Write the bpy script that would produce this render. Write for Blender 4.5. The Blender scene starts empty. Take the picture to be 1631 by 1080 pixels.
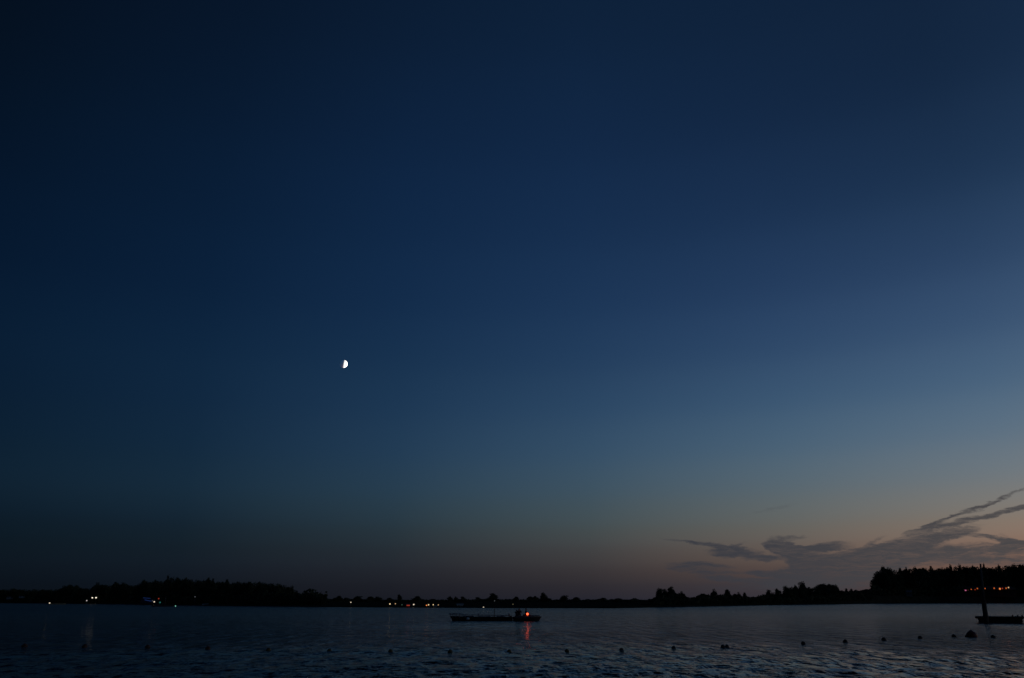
import bpy, math, random
import numpy as np
from mathutils import Vector, Matrix

random.seed(7)
C = bpy.context.scene
COL = C.collection
R_ = math.radians

# ------------------------------------------------------------------ camera
CAM_Z = 2.5
F_PX = 1244.0                 # focal length in pixels of the 1631 px wide photograph
PW, PH = 1631.0, 1080.0
HORIZON = 956.0
PITCH = math.atan((HORIZON - PH / 2) / F_PX)
cd = bpy.data.cameras.new('camera')
cd.sensor_width = 36.0
cd.lens = 36.0 * F_PX / PW
cd.clip_start = 0.1
cd.clip_end = 60000.0
cam = bpy.data.objects.new('camera', cd)
cam.location = (0, 0, CAM_Z)
cam.rotation_euler = (R_(90) + PITCH, 0, 0)
COL.objects.link(cam)
C.camera = cam

def ray(px, py):
    """Unit direction of a photograph pixel."""
    x = (px - PW / 2) / F_PX
    y = -(py - PH / 2) / F_PX
    cp, sp = math.cos(PITCH), math.sin(PITCH)
    d = Vector((x, cp - y * sp, sp + y * cp))
    return d.normalized()

def azel(px, py):
    d = ray(px, py)
    return math.degrees(math.atan2(d.x, d.y)), math.degrees(math.asin(d.z))

# ------------------------------------------------------------------ exposure
C.view_settings.view_transform = 'Standard'
C.view_settings.look = 'None'
C.view_settings.exposure = 0.0
C.view_settings.gamma = 1.0
C.view_settings.use_curve_mapping = False
try:
    C.cycles.use_denoising = True
    C.cycles.max_bounces = 6
    C.cycles.transparent_max_bounces = 12
    C.cycles.caustics_reflective = True
except Exception:
    pass

# ------------------------------------------------------------------ sky (dusk, sun just set off to the right)
SUN_AZ, SUN_EL = 77.5, -7.0
# what the dusk sky looks like at some directions: (photo x, photo y, sRGB)
SKY = [
 (10, 5, 4, 15, 29), (10, 150, 5, 19, 36), (10, 300, 5, 21, 41), (10, 450, 6, 24, 45), (10, 600, 8, 27, 47),
 (10, 700, 10, 29, 46), (10, 800, 11, 27, 41), (10, 870, 10, 22, 31), (10, 930, 8, 16, 24),
 (400, 5, 8, 23, 43), (400, 150, 9, 27, 51), (400, 300, 11, 32, 58), (400, 450, 14, 37, 65), (400, 600, 20, 45, 71),
 (400, 700, 25, 49, 73), (400, 780, 28, 49, 66), (400, 850, 27, 40, 52), (400, 900, 24, 32, 42), (400, 925, 22, 27, 37),
 (800, 5, 13, 32, 56), (800, 150, 15, 36, 64), (800, 300, 18, 41, 71), (800, 450, 23, 48, 79), (800, 600, 32, 58, 87),
 (800, 700, 42, 67, 92), (800, 780, 50, 71, 87), (800, 840, 53, 66, 72), (800, 890, 48, 50, 54), (800, 930, 38, 37, 42), (800, 948, 33, 33, 40),
 (1200, 5, 16, 35, 60), (1200, 150, 20, 40, 68), (1200, 300, 26, 48, 79), (1200, 450, 36, 60, 93), (1200, 600, 53, 79, 108),
 (1200, 700, 69, 93, 113), (1200, 780, 84, 98, 106), (1200, 840, 91, 92, 90), (1200, 890, 84, 76, 73), (1200, 935, 58, 54, 60), (1200, 950, 47, 48, 60),
 (1610, 5, 19, 37, 61), (1610, 150, 25, 46, 73), (1610, 300, 35, 58, 87), (1610, 450, 51, 75, 106), (1610, 600, 75, 100, 126),
 (1610, 700, 98, 115, 131), (1610, 770, 117, 121, 124), (1610, 820, 130, 120, 111), (1610, 860, 133, 109, 96), (1610, 895, 120, 91, 78), (1610, 950, 90, 69, 64),
]
# directions the camera does not see: (degrees from the sun's azimuth, elevation, sRGB)
SKY_OUT = [
 (0, 90, 14, 28, 50), (60, 75, 12, 26, 48), (120, 75, 9, 22, 42), (180, 75, 6, 17, 34), (0, 60, 19, 36, 60), (30, 60, 18, 35, 59),
 (0, 35, 38, 60, 90), (20, 35, 34, 56, 86), (0, 20, 84, 107, 130), (0, 10, 150, 145, 138), (0, 5, 175, 138, 108), (0, 1, 150, 98, 72), (20, 20, 76, 100, 126),
 (20, 10, 140, 134, 130), (20, 5, 156, 126, 104), (20, 1, 124, 88, 72),
 (180, 45, 4, 14, 30), (180, 20, 6, 20, 40), (180, 8, 9, 24, 38), (180, 1, 7, 14, 22), (150, 45, 4, 14, 30), (150, 20, 6, 21, 42), (150, 8, 9, 24, 38), (150, 1, 8, 15, 23),
]

def lin(c):
    c = c / 255.0
    return c / 12.92 if c <= 0.04045 else ((c + 0.055) / 1.055) ** 2.4

EL_K = [0, 1, 2.2, 3.6, 5, 7, 9.5, 12.5, 16, 20, 25, 31, 38, 46, 60, 90]
S_K = [0, 25, 45, 58, 72, 86, 100, 116, 134, 155, 180]

def fit_sky():
    rows, rhs = [], []
    nE, nS = len(EL_K), len(S_K)
    def basis(s, e):
        r = np.zeros(nE * nS)
        i = min(max(np.searchsorted(S_K, s) - 1, 0), nS - 2)
        j = min(max(np.searchsorted(EL_K, e) - 1, 0), nE - 2)
        a = (s - S_K[i]) / (S_K[i + 1] - S_K[i]); b = (e - EL_K[j]) / (EL_K[j + 1] - EL_K[j])
        for di, wa in ((0, 1 - a), (1, a)):
            for dj, wb in ((0, 1 - b), (1, b)):
                r[(i + di) * nE + j + dj] += wa * wb
        return r
    for x, y, *c in SKY:
        az, el = azel(x, y)
        rows.append(basis(abs(az - SUN_AZ), max(el, 0)) * 1.0); rhs.append([math.log(lin(v)) for v in c])
    for s, e, *c in SKY_OUT:
        rows.append(basis(s, e) * 0.6); rhs.append([0.6 * math.log(lin(v)) for v in c])
    for i in range(nS):
        for j in range(nE):
            if 0 < i < nS - 1:
                r = np.zeros(nE * nS); h0 = S_K[i] - S_K[i - 1]; h1 = S_K[i + 1] - S_K[i]
                r[(i - 1) * nE + j] = h1 / (h0 + h1); r[(i + 1) * nE + j] = h0 / (h0 + h1); r[i * nE + j] = -1
                rows.append(r * 0.7); rhs.append([0, 0, 0])
            if 0 < j < nE - 1:
                r = np.zeros(nE * nS); h0 = EL_K[j] - EL_K[j - 1]; h1 = EL_K[j + 1] - EL_K[j]
                r[i * nE + j - 1] = h1 / (h0 + h1); r[i * nE + j + 1] = h0 / (h0 + h1); r[i * nE + j] = -1
                rows.append(r * 0.3); rhs.append([0, 0, 0])
    sol = np.linalg.lstsq(np.array(rows), np.array(rhs), rcond=None)[0]
    return np.exp(sol).reshape(nS, nE, 3)

world = bpy.data.worlds.new('World')
C.world = world
world.use_nodes = True
wt = world.node_tree
wt.nodes.clear()
WN, WL = wt.nodes, wt.links

def wmath(op, a, b=None, c=None, clamp=False):
    n = WN.new('ShaderNodeMath'); n.operation = op; n.use_clamp = clamp
    for i, v in enumerate((a, b, c)):
        if v is None: continue
        if isinstance(v, (int, float)): n.inputs[i].default_value = v
        else: WL.new(v, n.inputs[i])
    return n.outputs[0]

def wmix(f, a, b, kind='MIX'):
    n = WN.new('ShaderNodeMix'); n.data_type = 'RGBA'; n.blend_type = kind
    if isinstance(f, (int, float)): n.inputs[0].default_value = f
    else: WL.new(f, n.inputs[0])
    for sock, v in ((n.inputs[6], a), (n.inputs[7], b)):
        if isinstance(v, tuple): sock.default_value = v
        else: WL.new(v, sock)
    return n.outputs[2]

def wrange(v, a, b, smooth=False):
    n = WN.new('ShaderNodeMapRange'); n.clamp = True
    if smooth: n.interpolation_type = 'SMOOTHSTEP'
    WL.new(v, n.inputs[0]); n.inputs[1].default_value = a; n.inputs[2].default_value = b
    return n.outputs[0]

tc = WN.new('ShaderNodeTexCoord')
nrm = WN.new('ShaderNodeVectorMath'); nrm.operation = 'NORMALIZE'
WL.new(tc.outputs['Generated'], nrm.inputs[0])
sep = WN.new('ShaderNodeSeparateXYZ'); WL.new(nrm.outputs[0], sep.inputs[0])
el_deg = wmath('MULTIPLY', wmath('ARCSINE', sep.outputs[2]), 180 / math.pi)
az_deg = wmath('MULTIPLY', wmath('ARCTAN2', sep.outputs[0], sep.outputs[1]), 180 / math.pi)
d_az = wmath('ABSOLUTE', wmath('SUBTRACT', az_deg, SUN_AZ))
s_deg = wmath('MINIMUM', d_az, wmath('SUBTRACT', 360.0, d_az))
el_pos = wmath('POWER', wmath('DIVIDE', wmath('MAXIMUM', el_deg, 0.0), 90.0, clamp=True), 0.5)

sky_table = fit_sky()
sky_col = None
for i, s in enumerate(S_K):
    rp = WN.new('ShaderNodeValToRGB'); WL.new(el_pos, rp.inputs[0])
    cr = rp.color_ramp; cr.interpolation = 'CARDINAL'
    for j, e in enumerate(EL_K):
        p = math.sqrt(e / 90.0)
        el = cr.elements[0] if j == 0 else (cr.elements[-1] if j == len(EL_K) - 1 else cr.elements.new(p))
        el.color = (*sky_table[i, j], 1)
    if sky_col is None: sky_col = rp.outputs[0]
    else: sky_col = wmix(wrange(s_deg, S_K[i - 1], s), sky_col, rp.outputs[0])

# thin dark cirrus and stratus streaks low in the afterglow
cmb = WN.new('ShaderNodeCombineXYZ'); WL.new(az_deg, cmb.inputs[0]); WL.new(el_deg, cmb.inputs[1])
def wnoise(vec, scale, sx, sy, detail, rough=0.55, off=0.0, rot=0.0):
    m = WN.new('ShaderNodeMapping'); WL.new(vec, m.inputs[0])
    m.inputs['Scale'].default_value = (sx, sy, 1); m.inputs['Location'].default_value = (off, off * 0.7, off)
    m.inputs['Rotation'].default_value = (0, 0, rot)
    n = WN.new('ShaderNodeTexNoise'); WL.new(m.outputs[0], n.inputs['Vector'])
    n.inputs['Scale'].default_value = scale; n.inputs['Detail'].default_value = detail; n.inputs['Roughness'].default_value = rough
    return n
wn = wnoise(cmb.outputs[0], 0.5, 1, 2.6, 8, 0.62, 3.1)
wv = WN.new('ShaderNodeVectorMath'); wv.operation = 'SUBTRACT'; WL.new(wn.outputs['Color'], wv.inputs[0]); wv.inputs[1].default_value = (0.5, 0.5, 0.5)
wsc = WN.new('ShaderNodeVectorMath'); wsc.operation = 'MULTIPLY'; WL.new(wv.outputs[0], wsc.inputs[0]); wsc.inputs[1].default_value = (2.4, 0.7, 0)
wad = WN.new('ShaderNodeVectorMath'); wad.operation = 'ADD'; WL.new(cmb.outputs[0], wad.inputs[0]); WL.new(wsc.outputs[0], wad.inputs[1])

# photo x, y, half length px, half thickness px, tilt (deg, rising to the right), weight
CLOUDS = [
 (1420, 877, 120, 12, 15, 1.8), (1470, 863, 70, 7, 14, 1.2), (1345, 897, 105, 16, 13, 1.7), (1330, 918, 110, 18, 4, .95), (1395, 905, 80, 16, 8, .9), (1280, 908, 60, 12, 5, .7),
 (1243, 870, 26, 11, -10, 1.9), (1262, 884, 40, 12, -18, 1.5), (1276, 876, 40, 6, 0, 1.3), (1312, 871, 40, 6, 4, 1.5), (1290, 889, 34, 7, 6, 1.2), (1265, 856, 26, 3, 0, .7), (1390, 862, 22, 4, 25, .6),
 (1167, 879, 40, 6.5, -2, 2.0), (1128, 869, 28, 3.2, -10, 1.0), (1095, 862, 46, 2.2, -6, 0.6), (1168, 868, 24, 2.5, 14, .6),
 (1208, 890, 27, 4.5, -3, 1.4), (1119, 901, 56, 5, -3, 1.1), (1100, 908, 36, 3.5, -6, 0.8), (1219, 912, 30, 4.5, -3, 1.4), (1174, 923, 60, 4, -5, 1.2), (1150, 912, 40, 3.5, -2, .8),
 (1575, 801, 100, 3, 20, 1.0), (1510, 824, 50, 2.6, 20, 0.8), (1545, 828, 115, 4.2, 12, 1.2), (1625, 808, 50, 5, 11, 1.1), (1478, 839, 34, 3, 14, .8),
 (1528, 880, 84, 12, 1, 1.5), (1470, 890, 36, 6, 12, 1.0), (1580, 857, 44, 3.5, -10, 1.3), (1598, 868, 18, 11, 55, 1.4), (1628, 868, 24, 8, 10, 1.1), (1560, 893, 80, 6, 3, .8),
 (1700, 860, 90, 16, 8, 1.2), (1760, 815, 110, 8, 15, 1.0), (1690, 895, 120, 9, 0, .9), (1225, 812, 60, 3, 10, 0.35), (1240, 935, 150, 9, 0, 0.6),
 (1850, 875, 120, 14, 6, 1.2), (1960, 840, 130, 12, 10, 1.0),
]
mask = None
for (x, y, a, b, tilt, w) in CLOUDS:
    az, el = azel(x, y)
    dpx = math.degrees(math.cos(math.atan((x - PW / 2) / F_PX)) ** 1.6 / F_PX)
    m = WN.new('ShaderNodeMapping'); m.vector_type = 'TEXTURE'; WL.new(wad.outputs[0], m.inputs[0])
    m.inputs['Location'].default_value = (az, el, 0); m.inputs['Rotation'].default_value = (0, 0, R_(tilt)); m.inputs['Scale'].default_value = (a * 1.28 * dpx, b * 1.5 * dpx, 1)
    g = WN.new('ShaderNodeTexGradient'); g.gradient_type = 'SPHERICAL'; WL.new(m.outputs[0], g.inputs[0])
    v = wmath('MULTIPLY', wrange(g.outputs[1], 0, 0.8), w * 1.25)
    mask = v if mask is None else wmath('ADD', mask, v)
mask = wmath('MINIMUM', mask, 1.4)
streak = wnoise(wad.outputs[0], 0.8, 0.5, 3.2, 9, 0.68, 9.3, R_(-13)).outputs['Fac']
fibre = wnoise(wad.outputs[0], 2.2, 0.4, 4.5, 7, 0.7, 4.4, R_(-16)).outputs['Fac']
field = wmath('ADD', mask, wmath('ADD', wmath('MULTIPLY', wmath('SUBTRACT', streak, 0.5), 2.3), wmath('MULTIPLY', wmath('SUBTRACT', fibre, 0.5), 1.7)))
cover = wrange(field, -0.1, 1.6, True)
cover = wmath('MULTIPLY', cover, wrange(mask, 0.0, 0.7, True))
cover = wmath('MULTIPLY', cover, wmath('ADD', 0.5, wmath('MULTIPLY', fibre, 0.85)), clamp=True)
cl_hi = (lin(54), lin(59), lin(68), 1); cl_lo = (lin(47), lin(49), lin(59), 1)
cloud_col = wmix(wrange(el_deg, 1.0, 6.5), cl_lo, cl_hi)
cloud_col = wmix(wrange(s_deg, 71, 47), cloud_col, (lin(72), lin(70), lin(72), 1))
sky_col = wmix(cover, sky_col, cloud_col)
bg = WN.new('ShaderNodeBackground'); WL.new(sky_col, bg.inputs[0]); bg.inputs[1].default_value = 1.0
wo = WN.new('ShaderNodeOutputWorld'); WL.new(bg.outputs[0], wo.inputs[0])
try:
    world.cycles.sampling_method = 'MANUAL'; world.cycles.sample_map_resolution = 1024
except Exception:
    pass

# the sun is below the horizon: it only reaches the moon
sl = bpy.data.lights.new('sun', 'SUN'); sl.energy = 14.0; sl.angle = R_(0.5); sl.color = (1.0, 0.95, 0.88)
so = bpy.data.objects.new('sun', sl); COL.objects.link(so)
sd = Vector((math.sin(R_(SUN_AZ)) * math.cos(R_(SUN_EL)), math.cos(R_(SUN_AZ)) * math.cos(R_(SUN_EL)), math.sin(R_(SUN_EL))))
so.rotation_euler = sd.to_track_quat('Z', 'Y').to_euler()

# ------------------------------------------------------------------ materials
def material(name, base, rough=0.8, var=0.25, scale=6.0, metal=0.0, bump=0.0, emit=None, estr=1.0, spec=0.3):
    m = bpy.data.materials.new(name); m.use_nodes = True
    nt = m.node_tree; b = nt.nodes['Principled BSDF']
    b.inputs['Roughness'].default_value = rough; b.inputs['Metallic'].default_value = metal
    b.inputs['Specular IOR Level'].default_value = spec
    co = nt.nodes.new('ShaderNodeTexCoord')
    n = nt.nodes.new('ShaderNodeTexNoise'); n.inputs['Scale'].default_value = scale; n.inputs['Detail'].default_value = 5
    nt.links.new(co.outputs['Object'], n.inputs['Vector'])
    r = nt.nodes.new('ShaderNodeValToRGB')
    r.color_ramp.elements[0].position = 0.3; r.color_ramp.elements[1].position = 0.72
    r.color_ramp.elements[0].color = (*[c * (1 - var) for c in base], 1)
    r.color_ramp.elements[1].color = (*[min(1, c * (1 + var)) for c in base], 1)
    nt.links.new(n.outputs[0], r.inputs[0]); nt.links.new(r.outputs[0], b.inputs['Base Color'])
    if bump:
        bp = nt.nodes.new('ShaderNodeBump'); bp.inputs['Strength'].default_value = bump; bp.inputs['Distance'].default_value = 0.02
        nt.links.new(n.outputs[0], bp.inputs['Height']); nt.links.new(bp.outputs[0], b.inputs['Normal'])
    if emit:
        b.inputs['Emission Color'].default_value = (*emit, 1); b.inputs['Emission Strength'].default_value = estr
    return m

M = {
 'leaf': material('foliage', (0.045, 0.065, 0.03), 0.85, 0.4, 0.8),
 'needle': material('needles', (0.03, 0.048, 0.03), 0.85, 0.35, 0.8),
 'bark': material('bark', (0.09, 0.07, 0.05), 0.9, 0.35, 9, bump=0.6),
 'shrub': material('shrub', (0.045, 0.06, 0.028), 0.9, 0.4, 0.5),
 'ground': material('ground', (0.032, 0.034, 0.024), 1.0, 0.4, 0.15, spec=0.0),
 'old_wood': material('old_wood', (0.05, 0.04, 0.032), 0.8, 0.35, 5, bump=0.4),
 'black_hull': material('black_hull', (0.022, 0.022, 0.026), 0.45, 0.3, 2),
 'dark_tarp': material('dark_tarp', (0.035, 0.033, 0.045), 0.7, 0.3, 3, bump=0.3),
 'rail_metal': material('rail_metal', (0.22, 0.22, 0.24), 0.5, 0.2, 8, metal=0.6),
 'white_paint': material('white_paint', (0.72, 0.72, 0.7), 0.5, 0.12, 3),
 'grey_rubber': material('grey_rubber', (0.06, 0.065, 0.075), 0.6, 0.25, 4),
 'strake': material('strake', (0.2, 0.19, 0.16), 0.6, 0.2, 4),
 'orange_float': material('orange_float', (0.07, 0.03, 0.018), 0.5, 0.25, 7),
 'yellow_float': material('yellow_float', (0.12, 0.09, 0.03), 0.5, 0.25, 7),
 'dark_float': material('dark_float', (0.045, 0.03, 0.022), 0.55, 0.3, 7),
 'red_float': material('red_float', (0.16, 0.02, 0.015), 0.5, 0.25, 5),
 'rope': material('rope', (0.12, 0.1, 0.07), 0.9, 0.3, 20),
 'glass': material('glass', (0.02, 0.025, 0.03), 0.1, 0.1, 2, spec=0.5),
 'cream_wall': material('cream_wall', (0.5, 0.52, 0.5), 0.8, 0.12, 2),
 'grey_wall': material('grey_wall', (0.14, 0.155, 0.16), 0.85, 0.2, 2),
 'caravan_shell': material('caravan_shell', (0.3, 0.29, 0.28), 0.7, 0.15, 2),
 'weathered_wood': material('weathered_wood', (0.13, 0.12, 0.105), 0.85, 0.3, 5, bump=0.4),
 'tan_hull': material('tan_hull', (0.4, 0.3, 0.18), 0.6, 0.2, 3),
 'blue_cloth': material('blue_cloth', (0.012, 0.02, 0.06), 0.8, 0.25, 3),
 'brown_wall': material('brown_wall', (0.07, 0.05, 0.035), 0.85, 0.3, 3),
 'roof': material('roof', (0.05, 0.04, 0.038), 0.85, 0.3, 3),
 'jacket': material('jacket', (0.012, 0.014, 0.02), 0.85, 0.25, 8),
 'vest': material('vest', (0.014, 0.016, 0.022), 0.8, 0.25, 8),
 'trousers': material('trousers', (0.02, 0.02, 0.026), 0.85, 0.25, 8),
 'skin': material('skin', (0.4, 0.25, 0.18), 0.6, 0.08, 10),
 'hair': material('hair', (0.03, 0.02, 0.015), 0.7, 0.2, 20),
 'tyre': material('tyre', (0.02, 0.02, 0.02), 0.9, 0.2, 8),
}
def lamp_mat(name, rgb, s):
    return material('lamp_' + name, (0.3, 0.3, 0.3), 0.4, 0.0, 1, emit=rgb, estr=s)
L = {
 'white': lamp_mat('white', (1, 0.82, 0.6), 0.9),
 'bright': lamp_mat('bright', (1, 0.9, 0.7), 1.1),
 'warm': lamp_mat('warm', (1, 0.72, 0.36), 0.95),
 'dim_warm': lamp_mat('dim_warm', (1, 0.62, 0.3), 0.6),
 'dim_grey': lamp_mat('dim_grey', (0.9, 0.95, 1.0), 0.06),
 'dim_white': lamp_mat('dim_white', (1, 0.93, 0.85), 0.7),
 'dim_yellow': lamp_mat('dim_yellow', (1, 0.8, 0.35), 0.12),
 'dim_green': lamp_mat('dim_green', (0.5, 1, 0.6), 0.12),
 'orange': lamp_mat('orange', (1, 0.25, 0.05), 0.9),
 'dim_orange': lamp_mat('dim_orange', (1, 0.2, 0.03), 0.4),
 'red': lamp_mat('red', (1, 0.1, 0.03), 3.2),
 'soft_red': lamp_mat('soft_red', (1, 0.1, 0.03), 0.25),
 'pink': lamp_mat('pink', (1, 0.25, 0.5), 0.5),
 'blue': lamp_mat('blue', (0.07, 0.2, 1.0), 0.06),
 'green': lamp_mat('green', (0.35, 1.0, 0.75), 0.5),
 'teal': lamp_mat('teal', (0.1, 0.8, 0.7), 0.12),
}

# ------------------------------------------------------------------ mesh helpers
class MB:
    def __init__(s): s.v, s.f = [], []
    def add(s, vs, fs):
        o = len(s.v); s.v += [tuple(p) for p in vs]; s.f += [tuple(i + o for i in f) for f in fs]
    def box(s, x0, x1, y0, y1, z0, z1):
        vs = [(x, y, z) for z in (z0, z1) for y in (y0, y1) for x in (x0, x1)]
        s.add(vs, [(0, 2, 3, 1), (4, 5, 7, 6), (0, 1, 5, 4), (2, 6, 7, 3), (0, 4, 6, 2), (1, 3, 7, 5)])
    def tube(s, pts, r, n=8):
        pts = [Vector(p) for p in pts]; rs = r if isinstance(r, (list, tuple)) else [r] * len(pts)
        vs, fs = [], []
        for i, p in enumerate(pts):
            d = (pts[min(i + 1, len(pts) - 1)] - pts[max(i - 1, 0)]).normalized()
            u = d.cross(Vector((0.3, 0.2, 1)) if abs(d.z) < 0.95 else Vector((1, 0, 0))).normalized(); w = d.cross(u)
            for k in range(n):
                a = 2 * math.pi * k / n
                vs.append(p + (u * math.cos(a) + w * math.sin(a)) * rs[i])
        for i in range(len(pts) - 1):
            for k in range(n):
                fs.append((i * n + k, i * n + (k + 1) % n, (i + 1) * n + (k + 1) % n, (i + 1) * n + k))
        fs.append(tuple(range(n - 1, -1, -1))); fs.append(tuple(range((len(pts) - 1) * n, len(pts) * n)))
        s.add(vs, fs)
    def lathe(s, prof, n=16, c=(0, 0, 0)):
        vs, fs = [], []
        for (r, z) in prof:
            for k in range(n):
                a = 2 * math.pi * k / n
                vs.append((c[0] + r * math.cos(a), c[1] + r * math.sin(a), c[2] + z))
        for i in range(len(prof) - 1):
            for k in range(n):
                fs.append((i * n + k, i * n + (k + 1) % n, (i + 1) * n + (k + 1) % n, (i + 1) * n + k))
        fs.append(tuple(range(n - 1, -1, -1))); fs.append(tuple(range((len(prof) - 1) * n, len(prof) * n)))
        s.add(vs, fs)
    def ball(s, r, c=(0, 0, 0), n=14, m=8, sq=(1, 1, 1)):
        prof = [(max(r * math.sin(math.pi * i / m), 1e-3), -r * math.cos(math.pi * i / m)) for i in range(m + 1)]
        k = len(s.v); s.lathe(prof, n)
        s.v[k:] = [(c[0] + x * sq[0], c[1] + y * sq[1], c[2] + z * sq[2]) for x, y, z in s.v[k:]]
    def loft(s, rings):
        n = len(rings[0]); vs = [p for r in rings for p in r]; fs = []
        for i in range(len(rings) - 1):
            for k in range(n):
                fs.append((i * n + k, i * n + (k + 1) % n, (i + 1) * n + (k + 1) % n, (i + 1) * n + k))
        fs.append(tuple(range(n - 1, -1, -1))); fs.append(tuple(range((len(rings) - 1) * n, len(rings) * n)))
        s.add(vs, fs)
    def mesh(s, name, mat, smooth=False):
        me = bpy.data.meshes.new(name); me.from_pydata(s.v, [], s.f); me.materials.append(mat); me.update()
        if smooth: me.polygons.foreach_set('use_smooth', [True] * len(me.polygons))
        return me

def link(name, me, parent=None):
    o = bpy.data.objects.new(name, me); COL.objects.link(o)
    if parent: o.parent = parent
    return o
def build(mb, name, mat, parent=None, smooth=False): return link(name, mb.mesh(name, mat, smooth), parent)
def tag(o, label=None, cat=None, group=None, kind=None):
    for k, v in (('label', label), ('category', cat), ('group', group), ('kind', kind)):
        if v: o[k] = v
    return o
def thing(name, label, cat, loc=(0, 0, 0), rz=0.0, group=None):
    o = bpy.data.objects.new(name, None); COL.objects.link(o); o.location = loc; o.rotation_euler = (0, 0, rz)
    o.empty_display_size = 0.3
    return tag(o, label, cat, group)
def kids(o): return [c for c in COL.objects if c.parent == o]
def copy_tree(o, parent=None):
    c = o.copy(); COL.objects.link(c)
    if parent: c.parent = parent
    for k in kids(o): copy_tree(k, c)
    return c

# ------------------------------------------------------------------ the lake shore
WATERLINE = [(-400, 961), (0, 960.5), (100, 961.5), (200, 962.5), (300, 964.2), (400, 965.6), (500, 966.9), (600, 967.6), (700, 968.2), (800, 968.7), (980, 969), (1040, 967.8), (1100, 966.6),
             (1180, 964.9), (1300, 962.9), (1400, 961.4), (1480, 960.8), (1720, 960.8), (2100, 961)]
_waz, _wr = [], []
for x, y in WATERLINE:
    d = ray(x, y); h = math.hypot(d.x, d.y)
    _waz.append(math.degrees(math.atan2(d.x, d.y))); _wr.append(CAM_Z * h / -d.z)
def shore_r(az): return float(np.interp(az, _waz, _wr))
def ss(t): t = min(max(t, 0.0), 1.0); return t * t * (3 - 2 * t)
def land_z(x, y):
    r = math.hypot(x, y); az = math.degrees(math.atan2(x, y)); q = r - shore_r(az)
    far = -1.4 + 1.4 * ss((q + 14) / 14) + 0.55 * ss(q / 5) + 0.35 * ss((q - 5) / 60)
    if q > 0: far += 0.25 * (math.sin(x * 0.05) * math.sin(y * 0.043 + 1) + 1) * ss(q / 30)
    far += 6.0 * ss((q - 5) / 16) * ss((az - 19) / 5)
    near = min(max((2.0 - y) * 0.15, -1.4), 0.4)
    return max(far, near)
def on_land(px, off):
    d = ray(px, HORIZON); az = math.degrees(math.atan2(d.x, d.y)); r = shore_r(az) + off
    x, y = r * math.sin(R_(az)), r * math.cos(R_(az))
    return Vector((x, y, land_z(x, y)))
def on_water(px, py):
    d = ray(px, py); t = CAM_Z / -d.z
    return Vector((d.x * t, d.y * t, 0.0))
def z_at(px, py, p):
    """Height above the water of what shows at this pixel if it stands over point p."""
    d = ray(px, py); return CAM_Z + d.z / math.hypot(d.x, d.y) * math.hypot(p.x, p.y)
def px_size(p): return Vector((p.x, p.y, p.z - CAM_Z)).dot(Vector((0, math.cos(PITCH), math.sin(PITCH)))) / F_PX
def facing(p): return -math.atan2(p.x, p.y)       # local x runs across the view

def build_ground():
    azs = np.concatenate([np.arange(-60, 60.01, 0.5), np.arange(63, 300, 3.0)])
    near = [0.0, 1, 2, 2.5, 3, 4, 6, 9, 13, 18, 26]
    k = [(-0.6, 0), (-0.3, 0), (0, -25), (0, -14), (0, -9), (0, -5), (0, -2), (0, 0), (0, 1), (0, 2.5), (0, 5), (0, 9), (0, 15), (0, 24), (0, 36), (0, 50), (0, 66), (0, 100), (0, 160), (0, 260), (0, 400), (0, 600), (0, 900), (0, 1500), (0, 3000), (0, 7000), (0, 16000)]
    vs, fs = [], []
    for az in azs:
        a = az if az <= 180 else az - 360
        R = shore_r(a); s_, c_ = math.sin(R_(az)), math.cos(R_(az))
        for r in near + [R + f * R + o for f, o in k]:
            vs.append((r * s_, r * c_, land_z(r * s_, r * c_)))
    m = len(near) + len(k); n = len(azs)
    for i in range(n):
        j = (i + 1) % n
        for q in range(m - 1): fs.append((i * m + q, i * m + q + 1, j * m + q + 1, j * m + q))
    b = MB(); b.v, b.f = vs, fs
    return tag(build(b, 'ground', M['ground'], smooth=True), 'dark low land around the lake', kind='structure')
build_ground()

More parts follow.
